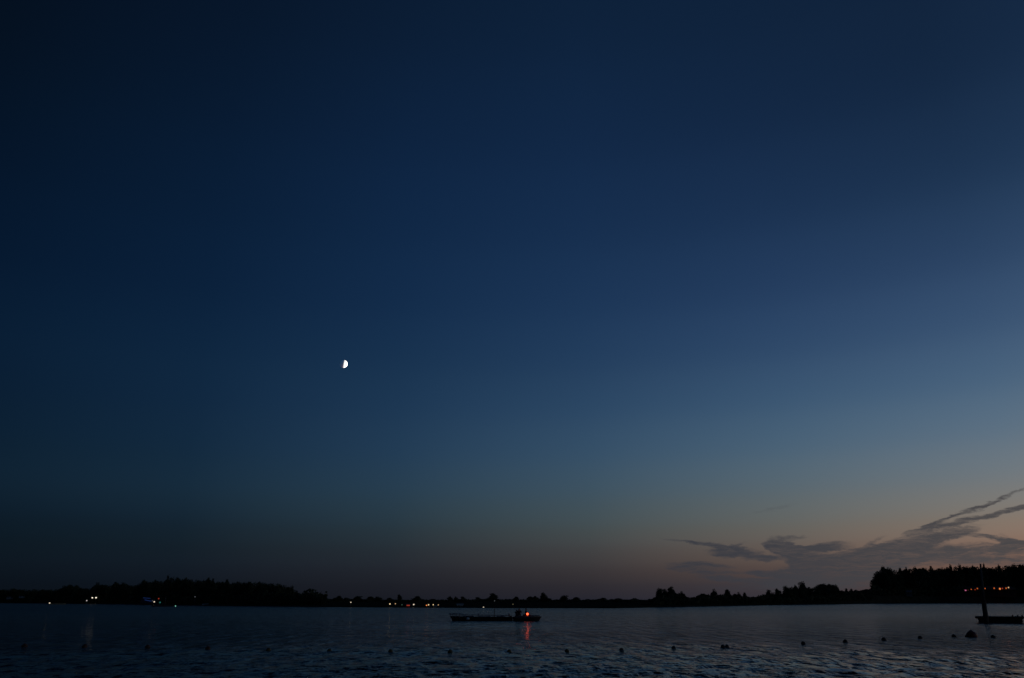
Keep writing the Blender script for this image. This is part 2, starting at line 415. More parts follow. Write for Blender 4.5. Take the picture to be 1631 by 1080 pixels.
def water_material():
    m = bpy.data.materials.new('water'); m.use_nodes = True
    a, c = on_water(790, 990.0), on_water(1590, 994.0)
    LEE = [(a.x, a.y - 16, 13.0, 26.0), (c.x, c.y - 14, 9.0, 22.0)]
    nt = m.node_tree; b = nt.nodes['Principled BSDF']
    b.inputs['Base Color'].default_value = (0.002, 0.005, 0.007, 1)
    b.inputs['Roughness'].default_value = 0.1; b.inputs['IOR'].default_value = 1.333; b.inputs['Specular IOR Level'].default_value = WATER_SPEC
    geo = nt.nodes.new('ShaderNodeNewGeometry')
    def noise(scale, sx, sy, det, rot=0.0):
        mp = nt.nodes.new('ShaderNodeMapping'); nt.links.new(geo.outputs['Position'], mp.inputs[0])
        mp.inputs['Scale'].default_value = (sx, sy, 1); mp.inputs['Rotation'].default_value = (0, 0, rot)
        n = nt.nodes.new('ShaderNodeTexNoise'); nt.links.new(mp.outputs[0], n.inputs['Vector'])
        n.inputs['Scale'].default_value = scale; n.inputs['Detail'].default_value = det; n.inputs['Roughness'].default_value = 0.5
        return n.outputs[0]
    def mth(op, a, c):
        n = nt.nodes.new('ShaderNodeMath'); n.operation = op
        for i, v in enumerate((a, c)):
            if isinstance(v, (int, float)): n.inputs[i].default_value = v
            else: nt.links.new(v, n.inputs[i])
        return n.outputs[0]
    h = mth('ADD', mth('MULTIPLY', noise(1.7, 0.85, 1.0, 3, 0.0), 0.6), mth('MULTIPLY', noise(4.2, 0.9, 1.0, 2, 0.05), 0.24))
    gust = nt.nodes.new('ShaderNodeMapRange'); nt.links.new(noise(0.02, 0.6, 1.4, 2, 0.1), gust.inputs[0])
    gust.inputs[1].default_value = 0.35; gust.inputs[2].default_value = 0.65; gust.inputs[3].default_value = 0.55; gust.inputs[4].default_value = 1.15
    h = mth('MULTIPLY', h, gust.outputs[0])
    cat = nt.nodes.new('ShaderNodeMapRange'); nt.links.new(noise(1.0, 1.1, 0.2, 4, 0.0), cat.inputs[0])      # cat's paws
    cat.inputs[1].default_value = 0.3; cat.inputs[2].default_value = 0.7; cat.inputs[3].default_value = 0.05; cat.inputs[4].default_value = 2.0
    h = mth('MULTIPLY', h, cat.outputs[0])
    h = mth('ADD', h, mth('MULTIPLY', noise(1.0, 0.75, 0.24, 3, 0.0), 3.0))                                   # longer wavelets
    vl0 = nt.nodes.new('ShaderNodeVectorMath'); vl0.operation = 'LENGTH'; nt.links.new(geo.outputs['Position'], vl0.inputs[0])
    op = nt.nodes.new('ShaderNodeMapRange'); nt.links.new(vl0.outputs['Value'], op.inputs[0])                  # rougher out on the open lake
    op.inputs[1].default_value = 50; op.inputs[2].default_value = 220; op.inputs[3].default_value = 1.0; op.inputs[4].default_value = 2.6
    h = mth('MULTIPLY', h, op.outputs[0])
    ro = nt.nodes.new('ShaderNodeMapRange'); nt.links.new(vl0.outputs['Value'], ro.inputs[0])                  # ripples too small to see far away
    ro.inputs[1].default_value = 45; ro.inputs[2].default_value = 240; ro.inputs[3].default_value = 0.08; ro.inputs[4].default_value = 0.24
    nt.links.new(ro.outputs[0], b.inputs['Roughness'])
    for (cx, cy, rx_, ry_) in LEE:                                                                            # calm water in the lee of the boats and the raft
        vd = nt.nodes.new('ShaderNodeVectorMath'); vd.operation = 'SUBTRACT'; nt.links.new(geo.outputs['Position'], vd.inputs[0]); vd.inputs[1].default_value = (cx, cy, 0)
        vm = nt.nodes.new('ShaderNodeVectorMath'); vm.operation = 'MULTIPLY'; nt.links.new(vd.outputs[0], vm.inputs[0]); vm.inputs[1].default_value = (1 / rx_, 1 / ry_, 0)
        vl = nt.nodes.new('ShaderNodeVectorMath'); vl.operation = 'LENGTH'; nt.links.new(vm.outputs[0], vl.inputs[0])
        mr = nt.nodes.new('ShaderNodeMapRange'); mr.interpolation_type = 'SMOOTHSTEP'; nt.links.new(vl.outputs['Value'], mr.inputs[0])
        mr.inputs[1].default_value = 0.3; mr.inputs[2].default_value = 1.0; mr.inputs[3].default_value = 0.3; mr.inputs[4].default_value = 1.0
        h = mth('MULTIPLY', h, mr.outputs[0])
    bp = nt.nodes.new('ShaderNodeBump'); bp.inputs['Strength'].default_value = 1.0; bp.inputs['Distance'].default_value = WATER_BUMP
    nt.links.new(h, bp.inputs['Height']); nt.links.new(bp.outputs[0], b.inputs['Normal'])
    return m
WATER_BUMP = 0.42
WATER_SPEC = 0.29

def build_water():
    azs = np.concatenate([np.arange(-92, -44, 2.0), np.arange(-44, 44, 0.12), np.arange(44, 93, 2.0)])
    rs = [0.8, 3.0, 6.0, 9.0]; r = 12.0
    while r < 130: rs.append(r); r += max(0.1, (r / 25.0) ** 2 * 0.09)
    rs = np.array(rs)
    # wind waves: sum of sines with wavelengths of 0.7 - 3.5 m
    rng = np.random.default_rng(5)
    waves = []
    for i in range(60):
        lam = 0.36 * (1.6 / 0.36) ** rng.random()
        th = math.radians(200 + rng.normal(0, 36)); kk = 2 * math.pi / lam
        amp = 0.0042 * lam ** 0.95 * rng.uniform(0.5, 1.4)
        waves.append((kk * math.sin(th), kk * math.cos(th), amp, rng.uniform(0, 6.28), lam))
    A = np.radians(azs)[:, None]
    vs = []
    X = np.sin(A) * rs[None, :]; Y = np.cos(A) * rs[None, :]; Z = np.zeros_like(X)
    dr = np.gradient(rs)[None, :]
    for kx, ky, amp, ph, lam in waves:
        fade = np.clip((lam / dr - 2.5) / 3.0, 0, 1) * (rs[None, :] > 10)
        Z += amp * fade * np.sin(kx * X + ky * Y + ph)
    Z *= (np.abs(azs)[:, None] < 44)
    fr = [0.25, 0.5, 0.75, 0.92, 1.0]
    for i, az in enumerate(azs):
        R = shore_r(az) + 18
        for j in range(len(rs)): vs.append((X[i, j], Y[i, j], Z[i, j]))
        for f in fr:
            q = rs[-1] + (R - rs[-1]) * f; vs.append((q * math.sin(A[i, 0]), q * math.cos(A[i, 0]), 0.0))
    m = len(rs) + len(fr); n = len(azs)
    I, J = np.meshgrid(np.arange(n - 1), np.arange(m - 1), indexing='ij')
    a = (I * m + J).ravel(); quads = np.stack([a, a + m, a + m + 1, a + 1], 1)[:, ::-1]
    me = bpy.data.meshes.new('water')
    V = np.array(vs, dtype=np.float32)
    me.vertices.add(len(V)); me.vertices.foreach_set('co', V.ravel())
    me.loops.add(quads.size); me.loops.foreach_set('vertex_index', quads.ravel().astype(np.int32))
    me.polygons.add(len(quads)); me.polygons.foreach_set('loop_start', np.arange(0, quads.size, 4, dtype=np.int32))
    me.polygons.foreach_set('use_smooth', np.ones(len(quads), dtype=bool))
    me.materials.append(water_material()); me.update(); me.validate()
    # make the faces look up
    if me.polygons[len(quads) // 2].normal.z < 0: me.flip_normals()
    return tag(link('water', me), 'rippled dark lake water under the dusk sky', kind='structure')
build_water()

# ------------------------------------------------------------------ the moon
def build_moon():
    d = ray(547.0, 579.6); D = 20000.0
    p = Vector((0, 0, CAM_Z)) + d * D
    m = bpy.data.materials.new('moon'); m.use_nodes = True; nt = m.node_tree; nt.nodes.clear()
    df = nt.nodes.new('ShaderNodeBsdfDiffuse'); df.inputs['Roughness'].default_value = 0.3; tr = nt.nodes.new('ShaderNodeBsdfTransparent'); ad = nt.nodes.new('ShaderNodeAddShader'); ou = nt.nodes.new('ShaderNodeOutputMaterial')
    co = nt.nodes.new('ShaderNodeTexCoord'); n = nt.nodes.new('ShaderNodeTexNoise'); n.inputs['Scale'].default_value = 0.02; n.inputs['Detail'].default_value = 6
    r = nt.nodes.new('ShaderNodeValToRGB'); r.color_ramp.elements[0].color = (0.9, 0.88, 0.85, 1); r.color_ramp.elements[1].color = (1.0, 0.99, 0.97, 1)
    nt.links.new(co.outputs['Object'], n.inputs['Vector']); nt.links.new(n.outputs[0], r.inputs[0]); nt.links.new(r.outputs[0], df.inputs[0])
    # the unlit part shows the air in front of it; the far side of the ball adds nothing
    ge = nt.nodes.new('ShaderNodeNewGeometry'); mx_ = nt.nodes.new('ShaderNodeMixShader'); tr2 = nt.nodes.new('ShaderNodeBsdfTransparent')
    nt.links.new(df.outputs[0], ad.inputs[0]); nt.links.new(tr.outputs[0], ad.inputs[1])
    nt.links.new(ge.outputs['Backfacing'], mx_.inputs[0]); nt.links.new(ad.outputs[0], mx_.inputs[1]); nt.links.new(tr2.outputs[0], mx_.inputs[2]); nt.links.new(mx_.outputs[0], ou.inputs[0])
    b = MB(); b.ball(D * 6.5 / F_PX * 0.95, n=64, m=32)
    o = build(b, 'moon', m, smooth=True); o.location = p
    tag(o, 'bright white half moon high in the deep blue sky', 'moon')
build_moon()

# ------------------------------------------------------------------ trees
def crown_mesh(name, seed, kind):
    rng = random.Random(seed); b = MB(); lobes = []
    if kind == 'round':
        for k in range(11):
            a = rng.uniform(0, 6.28); rr = rng.uniform(0.0, 0.24); z = rng.uniform(0.3, 0.82)
            lobes.append((rr * math.cos(a), rr * math.sin(a), z, rng.uniform(0.13, 0.22), rng.uniform(0.10, 0.17)))
        lobes.append((rng.uniform(-.06, .06), 0, 0.84, 0.17, 0.145)); lobes.append((0, 0, 0.5, 0.34, 0.3))
    elif kind == 'tall':
        for k in range(12):
            z = rng.uniform(0.18, 0.86); a = rng.uniform(0, 6.28); rr = rng.uniform(0, 0.15) * (1.15 - z)
            lobes.append((rr * math.cos(a), rr * math.sin(a), z, rng.uniform(0.1, 0.17) * (1.35 - z * .6), rng.uniform(0.1, 0.15)))
        lobes.append((0, 0, 0.88, 0.09, 0.115)); lobes.append((0, 0, 0.45, 0.2, 0.33))
    else:
        z = 0.12
        while z < 0.93:
            w = 0.30 * (1 - z) ** 0.6 + 0.02
            for k in range(5):
                a = k * 1.26 + z * 20 + rng.uniform(-.4, .4); q = w * rng.uniform(0.35, 0.75)
                lobes.append((q * math.cos(a), q * math.sin(a), z - 0.02, w * rng.uniform(0.35, 0.55), 0.035))
            z += rng.uniform(0.06, 0.085)
        lobes.append((0, 0, 0.92, 0.055, 0.08)); lobes.append((0, 0, 0.45, 0.11, 0.36))
    tot = sum(l[3] * l[3] * l[4] for l in lobes) ; N = 2600
    for (x, y, z, w, h) in lobes:
        cnt = max(16, int(N * (w * w * h) / tot))
        for _ in range(cnt):
            d = Vector((rng.gauss(0, 1), rng.gauss(0, 1), rng.gauss(0, 1))).normalized() * (rng.random() ** 0.4)
            if rng.random() < 0.04: d *= rng.uniform(1.0, 1.08)
            p = Vector((x + d.x * w, y + d.y * w, min(z + d.z * h, 0.995)))
            s = rng.uniform(0.02, 0.042)
            u = Vector((rng.gauss(0, 1), rng.gauss(0, 1), rng.gauss(0, 1))).normalized()
            v = u.orthogonal().normalized(); v.rotate(Matrix.Rotation(rng.uniform(0, 6.28), 3, u))
            w2 = u.cross(v)
            b.add([p + v * s, p + w2 * s * .6, p - v * s, p - w2 * s * .6], [(0, 1, 2, 3)])
    return b.mesh(name, M['needle'] if kind == 'fir' else M['leaf'])
def trunk_mesh(seed, kind):
    rng = random.Random(seed); b = MB(); top = 0.9 if kind == 'fir' else 0.72
    b.tube([(0, 0, -0.03), (0.004, 0, 0.15), (rng.uniform(-.015, .015), rng.uniform(-.01, .01), 0.42), (rng.uniform(-.02, .02), 0, top)], [0.026, 0.02, 0.014, 0.004], 7)
    if kind != 'fir':
        for k in range(6):
            z = rng.uniform(0.25, 0.5); a = k * 1.05 + rng.uniform(-.3, .3); l = rng.uniform(0.14, 0.24) * (0.6 if kind == 'tall' else 1)
            b.tube([(0, 0, z), (l * .5 * math.cos(a), l * .5 * math.sin(a), z + 0.1), (l * math.cos(a), l * math.sin(a), z + 0.24)], [0.01, 0.006, 0.002], 5)
    return b.mesh('trunk', M['bark'])
VAR = {k: [(crown_mesh('crown', 31 * i + 7 * n, k), trunk_mesh(17 * i + n, k)) for i in range(5)] for n, k in enumerate(('round', 'tall', 'fir'))}
VAR_W = {'round': 0.84, 'tall': 0.5, 'fir': 0.56}
tree_rng = random.Random(3)
def tree(px, top, wpx, off, kind, label, group, dist=None):
    d = ray(px, top)
    p = on_land(px, off) if dist is None else None
    if p is None:
        az = math.degrees(math.atan2(d.x, d.y)); p = Vector((dist * math.sin(R_(az)), dist * math.cos(R_(az)), 0)); p.z = land_z(p.x, p.y)
    h = z_at(px, top, p) - p.z
    w = wpx * px_size(p) / VAR_W[kind]
    o = thing('fir_tree' if kind == 'fir' else 'broadleaf_tree', label, 'tree', p, tree_rng.uniform(0, 6.28), group)
    o.scale = (w, w, h)
    cm, tm = tree_rng.choice(VAR[kind])
    link('trunk', tm, o); link('crown', cm, o)
    return o

LEFT = [(-60, 940), (0, 938), (18, 936), (35, 938), (50, 937.5), (65, 938), (75, 938), (88, 936), (98, 931.5), (108, 930.5), (118, 930.5), (128, 933.5), (133, 936), (140, 931), (152, 926), (160, 930), (165, 931), (172, 928), (180, 926.5), (190, 926.5), (200, 929),
        (207, 932), (215, 925.5), (225, 921), (232, 926.5), (243, 922.5), (250, 925), (257, 919.5), (263, 914), (270, 917.5), (278, 917.5), (285, 920.5), (292, 919.5), (304, 922), (318, 922), (328, 919.5), (336, 920.5), (342, 926), (352, 923), (358, 920), (364, 926), (375, 925),
        (395, 925.5), (412, 925.5), (428, 927), (440, 927.5), (455, 930), (464, 931), (470, 934), (476, 939.5), (484, 944), (496, 944.5), (506, 945), (512, 947), (518, 951.5)]
MID = [(515, 952), (530, 951.5), (540, 950), (552, 951.5), (570, 950), (590, 951), (602, 951), (613, 953.5), (621, 953), (630, 952.5), (637, 947.5), (643, 953.5), (655, 953), (665, 950.5), (675, 954.5), (690, 955), (708, 955.5), (717, 950.5), (723, 954), (726, 951), (731, 955.5), (738, 951), (744, 955.5), (752, 954), (762, 952), (768, 953),
       (775, 948.5), (787, 945.5), (793, 950.5), (800, 953), (812, 954), (822, 951), (828, 956), (834, 957), (844, 951), (852, 950), (856, 952), (866, 944.5), (872, 946), (878, 953), (886, 951.5), (898, 949), (908, 951), (918, 952), (935, 953.5), (960, 953), (985, 954), (1010, 953.5), (1044, 953)]
RIGHT = [(1040, 953), (1043, 942), (1050, 935.5), (1056, 937), (1063, 934.5), (1071, 932.5), (1077, 938), (1081, 943.5), (1087, 940.5), (1093, 943.5), (1098, 950.5), (1108, 950), (1118, 945), (1124, 950), (1130, 942.5), (1138, 937), (1144, 943), (1149, 947), (1152, 944), (1159, 937.5), (1165, 939), (1170, 946.5), (1177, 942), (1183, 947),
         (1187, 942.5), (1191, 951.5), (1200, 950.5), (1211, 946.5), (1218, 940), (1225, 938), (1231, 942.5), (1239, 937), (1245, 940), (1255, 932), (1262, 934), (1268, 931), (1275, 931), (1281, 924.5), (1288, 928), (1292, 935), (1302, 931.5), (1313, 928.5), (1324, 929), (1334, 930), (1341, 937), (1346, 941), (1350, 936.5), (1354, 944), (1358, 937), (1364, 944), (1370, 949),
         (1377, 940), (1383, 938), (1386, 925), (1391, 913), (1398, 908), (1406, 903.5), (1414, 900.5), (1422, 901.5), (1428, 904), (1432, 906.5), (1441, 902.5), (1446, 906), (1451, 901), (1456, 905.5), (1465, 901.5), (1474, 904), (1479, 903), (1484, 906), (1491, 900.5), (1498, 906), (1508, 902), (1515, 903), (1523, 897.5),
         (1528, 902), (1538, 896.5), (1545, 901), (1553, 901), (1559, 897.5), (1564, 902), (1571, 900), (1577, 895.5), (1584, 901.5), (1592, 902), (1601, 897.5), (1606, 901), (1615, 898.5), (1625, 896), (1640, 898), (1670, 896), (1720, 900)]
OWN = {  # trees that stand out on the skyline
 263: 'dark spiky tree forming the highest point of the left wood', 225: 'pointed dark tree on the left wood skyline above the blue light strips',
 152: 'dark tree rising above the pair of bright white shore lamps', 358: 'small knob of a dark tree on the flat right half of the left wood',
 787: 'broad rounded dark tree on the far shore behind the barge mast', 866: 'broad domed dark tree on the far shore right of the motorboat',
 637: 'slim dark tree poking above the low far treeline, over the shore lights', 717: 'small upright dark tree on the far shore above the barge bow', 738: 'narrow small dark tree on the far shore above the middle of the barge railing',
 1071: 'tallest dark tree of the square clump at the left end of the right shore', 1050: 'dark rounded tree at the left edge of the square clump on the right shore',
 1087: 'low round dark tree against the right side of the square clump', 1138: 'peaked dark tree left of the flat dome shaped tree below the small cloud', 1159: 'flat dome shaped dark tree below the small lens shaped cloud',
 1281: 'tall round dark tree rising above the middle of the right hand treeline', 1313: 'wide flat topped dark tree just left of the two small firs',
 1350: 'left one of two small firs before the gap left of the tall wood', 1358: 'right one of two small firs before the gap left of the tall wood',
 1391: 'leftmost high dark tree at the steep edge of the tall right wood', 1377: 'low dark tree at the foot of the steep left edge of the tall wood', 1577: 'pointed fir topping the tall right wood just right of the raft pole', 1538: 'dark knobbly tree on the tall right wood skyline left of the raft pole',
 1559: 'small dark treetop straight above the top of the raft pole',
}
FIRS = {1350, 1358, 1577, 1451}
def grove(line, off, label, group, step, wid, dist=None, drop=0.6):
    xs = [p[0] for p in line]; ys = [p[1] for p in line]
    for i, (x, y) in enumerate(line):                       # skyline trees
        if 0 < i < len(line) - 1 and not (y <= ys[i - 1] + 1.2 and y <= ys[i + 1] + 1.2): continue
        if dist: y -= 1.3
        k = 'fir' if x in FIRS else ('round' if x in OWN or tree_rng.random() < 0.65 else 'tall')
        gap = min((xs[min(i + 1, len(xs) - 1)] - x), (x - xs[max(i - 1, 0)])) if 0 < i < len(xs) - 1 else 10
        w = {787: 17, 866: 15, 1313: 34, 1281: 17, 1159: 16, 1071: 16, 1050: 14, 637: 10, 717: 11, 738: 10, 726: 8, 775: 13, 822: 13, 844: 16, 1138: 15, 1391: 16}.get(x, min(max(gap * 1.9, 9), 17))
        if k == 'fir': w = 10
        tree(x, y, w, off + tree_rng.uniform(6, 14), k, OWN.get(x, label), None if x in OWN else group, dist and dist + tree_rng.uniform(-30, 30))
    x = xs[0]
    while x < xs[-1]:                                       # the wood behind and below them
        lo = max(np.interp([x - wid * .35, x, x + wid * .35], xs, ys))
        tree(x, lo + drop * tree_rng.uniform(0.0, 1.3), wid * tree_rng.uniform(0.9, 1.25), off + tree_rng.uniform(0, 25), tree_rng.choice(['round', 'round', 'tall']), label, group, dist and dist + tree_rng.uniform(-60, 60))
        x += step * tree_rng.uniform(0.85, 1.15)
grove(LEFT, 22, 'dark tree merging into the black wood along the left shore', 'trees of the left shore wood', 8, 24)
grove(MID, 0, 'small dark tree in the low distant treeline across the middle', 'trees of the distant middle shore', 8.5, 16, dist=700, drop=2.9)
grove([p for p in RIGHT if p[0] <= 1384], 16, 'dark tree in the uneven row along the right shore, left of the tall wood', 'trees of the uneven right shore row', 7, 14)
grove([p for p in RIGHT if p[0] >= 1383], 34, 'dark tall tree merging into the high black wood at the far right', 'trees of the tall right wood', 7.5, 26)

# low bushes and reeds that fill the bank under the trees: too many to count
def bank(name, label, x0, x1, off0, off1, h0, h1, n, dist=None):
    rng = random.Random(name + str(x0)); b = MB()
    for _ in range(n):
        px = rng.uniform(x0, x1); d = ray(px, HORIZON); az = math.degrees(math.atan2(d.x, d.y))
        if dist is None: p = on_land(px, rng.uniform(off0, off1))
        else:
            rr = dist + rng.uniform(off0, off1); p = Vector((rr * math.sin(R_(az)), rr * math.cos(R_(az)), 0)); p.z = land_z(p.x, p.y)
        hh = rng.uniform(h0, h1) * ss((px - x0) / 22 + .1) * (0.7 + 0.2 * math.sin(px * 0.13) * math.sin(px * 0.051 + 2) + 0.1 * math.sin(px * .43) * math.sin(px * .29))
        z = p.z + hh * rng.random() ** 0.8
        s = rng.uniform(0.22, 0.5) * (1 + math.hypot(p.x, p.y) / 700)
        u = Vector((rng.gauss(0, 1), rng.gauss(0, 1), rng.gauss(0, .5))).normalized(); v = u.orthogonal().normalized(); v.rotate(Matrix.Rotation(rng.uniform(0, 6.28), 3, u)); w = u.cross(v)
        c = Vector((p.x, p.y, z)); b.add([c + v * s, c + w * s * .7, c - v * s, c - w * s * .7], [(0, 1, 2, 3)])
    tag(build(b, name, M['shrub']), label, 'undergrowth', kind='stuff')
bank('undergrowth', 'dark bushes under the trees of the left shore', -80, 520, 16, 42, 2.0, 7.5, 26000)
bank('undergrowth', 'dark bushes under the low distant treeline', 510, 1050, -25, 40, 0.3, 2.6, 14000, 692)
bank('undergrowth', 'dark bushes under the uneven right shore trees', 1036, 1390, 10, 30, 1.5, 5.0, 26000)
bank('undergrowth', 'dark bushes under the tall right wood', 1378, 1720, 18, 48, 2.0, 10.0, 26000)

# ------------------------------------------------------------------ lamps along the shores
def lamp_post(px, py, p, rad_px, mat, label, cat='lamp', group=None, name='shore_lamp'):
    z = z_at(px, py, p); g = p.z
    o = thing(name, label, cat, p, 0, group); r = rad_px * px_size(p); h = z - g
    b = MB(); b.tube([(0, 0, -0.2), (0, 0, max(h - r * 0.8, 0.1))], [0.06, 0.045], 6); build(b, 'post', M['rail_metal'], o)
    b = MB(); b.ball(r, (0, 0, h), 12, 8); build(b, 'globe', mat, o, True)
    b = MB(); b.lathe([(r * .75, h + r * .75), (r * .5, h + r * 1.05), (r * .1, h + r * 1.15)], 10); build(b, 'cap', M['rail_metal'], o)
    return o
def far_point(px, dist):
    d = ray(px, HORIZON); az = math.atan2(d.x, d.y); x, y = dist * math.sin(az), dist * math.cos(az)
    return Vector((x, y, land_z(x, y)))
g_mid = 'lamps along the distant middle shore'
lamp_post(146.5, 952, on_land(146.5, 8), 1.2, L['bright'], 'left one of the pair of bright white lamps on the left shore', group='pair of bright shore lamps')
lamp_post(152.3, 952, on_land(152.3, 8), 1.2, L['bright'], 'right one of the pair of bright white lamps on the left shore', group='pair of bright shore lamps')
lamp_post(138.3, 956.6, on_land(138.3, 4), 0.8, L['dim_white'], 'small faint lamp low down left of the pair of bright white lamps')
lamp_post(310, 950.5, on_land(310, 5), 1.0, L['dim_grey'], 'tall thin post with a faint grey lamp before the left wood')
for px, py, r, m, lab in (
    (559, 959.3, .9, 'white', 'lone small white lamp near the right end of the left wood'),
    (621.3, 962, 1.25, 'warm', 'bright warm lamp at the left end of the row of distant lights'),
    (630, 961.6, .95, 'dim_warm', 'smaller warm lamp just right of the leftmost light of the distant row'),
    (640.5, 963.2, .8, 'dim_green', 'very faint greenish lamp in a gap of the distant row of lights'),
    (659.2, 962.8, 1.2, 'white', 'bright white lamp in the middle of the distant row of lights'),
    (679.6, 964.2, 1.15, 'orange', 'left orange lamp of the close orange pair on the distant shore'),
    (682.8, 963.3, 1.15, 'warm', 'right yellowish orange lamp of the close pair on the distant shore'),
    (690.3, 963.2, 1.0, 'warm', 'warm lamp just right of the close orange pair on the distant shore'),
    (698.3, 963.5, .85, 'dim_warm', 'weak warm lamp at the right end of the distant row of lights'),
    (770.2, 967.3, 1.0, 'white', 'single white lamp low on the distant bank left of the barge mast'),
    (817, 962.5, .9, 'dim_yellow', 'very faint yellowish lamp under the trees above the left figure in the motorboat')):
    p = on_land(px, 5 if py < 966 else 2)
    lamp_post(px, py, p, r * .88, L[m], lab, group=g_mid)

# a low red lit awning, a pale low hut and a stand-in for a reflection
def hut(px0, px1, py_top, p, wall, roof, label, name='hut', emit=None, depth=3.0):
    s = px_size(p); w = (px1 - px0) * s; h = z_at(px0, py_top, p) - p.z
    o = thing(name, label, 'building' if name != 'market_awning' else 'awning', p, facing(p))
    b = MB(); b.box(-w / 2, w / 2, 0, depth, -0.3, h * 0.72); build(b, 'wall', wall, o)
    b = MB(); e = 0.25
    vs = [(-w / 2 - e, -e, h * .725), (w / 2 + e, -e, h * .725), (w / 2 + e, depth + e, h * .725), (-w / 2 - e, depth + e, h * .725), (-w / 2 - e, depth / 2, h), (w / 2 + e, depth / 2, h)]
    b.add(vs, [(0, 1, 5, 4), (2, 3, 4, 5), (1, 2, 5), (3, 0, 4), (3, 2, 1, 0)]); build(b, 'roof', roof, o)
    dw = min(0.9, w * .2)
    b = MB(); b.box(-w * .3, -w * .3 + dw, -0.04, -0.003, 0, min(2.0, h * .68)); build(b, 'door', M['old_wood'], o)
    for k in (0.05, 0.28):
        b = MB(); b.box(w * k, w * k + min(.8, w * .15), -0.03, -0.003, h * .32, h * .58); build(b, 'window', emit or M['glass'], o)
    return o
hut(728, 737.5, 961.8, on_land(733, 7), M['cream_wall'], M['cream_wall'], 'long low pale hut on the distant shore above the barge bow')
hut(692, 696.5, 964.6, on_land(694, 3), M['cream_wall'], M['cream_wall'], 'tiny pale block in place of a grey reflection under the warm lamps at the right end of the distant row')  # added hut shape, stands in for a grey reflection below the lamps
p = on_land(650.5, 4); s = px_size(p)
o = thing('market_awning', 'low awning with a dull red light strip between the distant lamps', 'awning', p, facing(p))
zr = z_at(650, 964.2, p) - p.z
for k in (-1, 1):
    b = MB(); b.tube([(k * 3.2 * s, 0, -.2), (k * 3.2 * s, 0, zr + .2)], 0.05, 6); build(b, 'post', M['old_wood'], o)
b = MB(); b.add([(-4 * s, -.6, zr + .25), (4 * s, -.6, zr + .25), (4 * s, 1.6, zr + .6), (-4 * s, 1.6, zr + .6), (-4 * s, -.6, zr + .2), (4 * s, -.6, zr + .2), (4 * s, 1.6, zr + .55), (-4 * s, 1.6, zr + .55)],
    [(0, 1, 2, 3), (7, 6, 5, 4), (0, 4, 5, 1), (1, 5, 6, 2), (2, 6, 7, 3), (3, 7, 4, 0)]); build(b, 'canopy', M['dark_tarp'], o)
b = MB(); b.box(-2.6 * s, 2.6 * s, -.7, -.62, zr - .22, zr + .18); build(b, 'light_strip', L['soft_red'], o)

# pale huts and caravans at the far left, pale beach hut on the right shore
def caravan(px, py0, py1, wpx, label):
    p = on_land(px, 6); s = px_size(p); w = wpx * s; z1 = z_at(px, py0, p) - p.z; z0 = max(z_at(px, py1, p) - p.z, 0.45)
    o = thing('caravan', label, 'caravan', p, facing(p) + 0.1)
    prof = [(-.5, 0), (.5, 0), (.5, .55), (.42, .92), (.3, 1), (-.34, 1), (-.46, .9), (-.5, .4)]
    b = MB(); b.loft([[(x * w, y, z0 + t * (z1 - z0)) for x, t in prof] for y in (0, 2.2)]); build(b, 'body', M['caravan_shell'], o)
    for k in (-.3, .12):
        b = MB(); b.box(k * w, (k + .2) * w, -.02, -.003, z0 + .5 * (z1 - z0), z0 + .8 * (z1 - z0)); build(b, 'window', M['glass'], o)
    b = MB(); b.box(-.06 * w, .06 * w, -.02, -.003, z0 + .05, z0 + .85 * (z1 - z0)); build(b, 'door', M['cream_wall'], o)
    for y in (-.05, 2.05):
        b = MB(); b.tube([(0.05 * w, y, .33), (0.05 * w, y + .2, .33)], .33, 14); build(b, 'wheel', M['tyre'], o)
    b = MB(); b.tube([(w * .5, 1.1, .5), (w * .5 + 1.1, 1.1, .48)], .05, 6); build(b, 'drawbar', M['rail_metal'], o)
caravan(15, 950.5, 954.6, 9, 'pale caravan nearest the left edge of the photo on the dark shore')
caravan(34, 949.3, 952.6, 8, 'second pale caravan from the left edge under the dark trees')
o = hut(1441, 1454, 940.5, on_land(1447, 17), M['grey_wall'], M['grey_wall'], 'small pale blue grey beach hut in front of the tall right wood')

# ------------------------------------------------------------------ lit beach cafe on the right shore
pc = on_land(1571, 16); sc_ = px_size(pc)
cafe = thing('beach_cafe', 'long dark beach cafe behind the string of red and orange lights', 'building', pc, facing(pc))
W = 84 * sc_; H = z_at(1571, 933.5, pc) - pc.z
b = MB(); b.box(-W / 2, W / 2, 2.5, 9, -.3, H * .62); build(b, 'wall', M['brown_wall'], cafe)
b = MB(); b.add([(-W / 2 - .6, -.5, H * .68), (W / 2 + .6, -.5, H * .68), (W / 2 + .6, 9.6, H * .68), (-W / 2 - .6, 9.6, H * .68), (-W / 2 + 3, 5, H), (W / 2 - 3, 5, H), (-W / 2 - .6, -.5, H * .63), (W / 2 + .6, -.5, H * .63), (W / 2 + .6, 9.6, H * .63), (-W / 2 - .6, 9.6, H * .63)],
    [(0, 1, 5, 4), (2, 3, 4, 5), (1, 2, 5), (3, 0, 4), (6, 7, 1, 0), (7, 8, 2, 1), (8, 9, 3, 2), (9, 6, 0, 3), (9, 8, 7, 6)]); build(b, 'roof', M['roof'], cafe)
for k in range(9):
    x = -W / 2 + W * k / 8; b = MB(); b.box(x - .09, x + .09, -.1, .08, -.3, H * .625); build(b, 'post', M['old_wood'], cafe)
for k in range(8):
    x = -W / 2 + W * (k + .5) / 8; b = MB(); b.box(x - 1.1, x + 1.1, 2.44, 2.495, H * .18, H * .5); build(b, 'window', M['glass'], cafe)
b = MB(); b.box(-W / 2, W / 2, -.06, .0, H * .18, H * .22); build(b, 'railing', M['old_wood'], cafe)
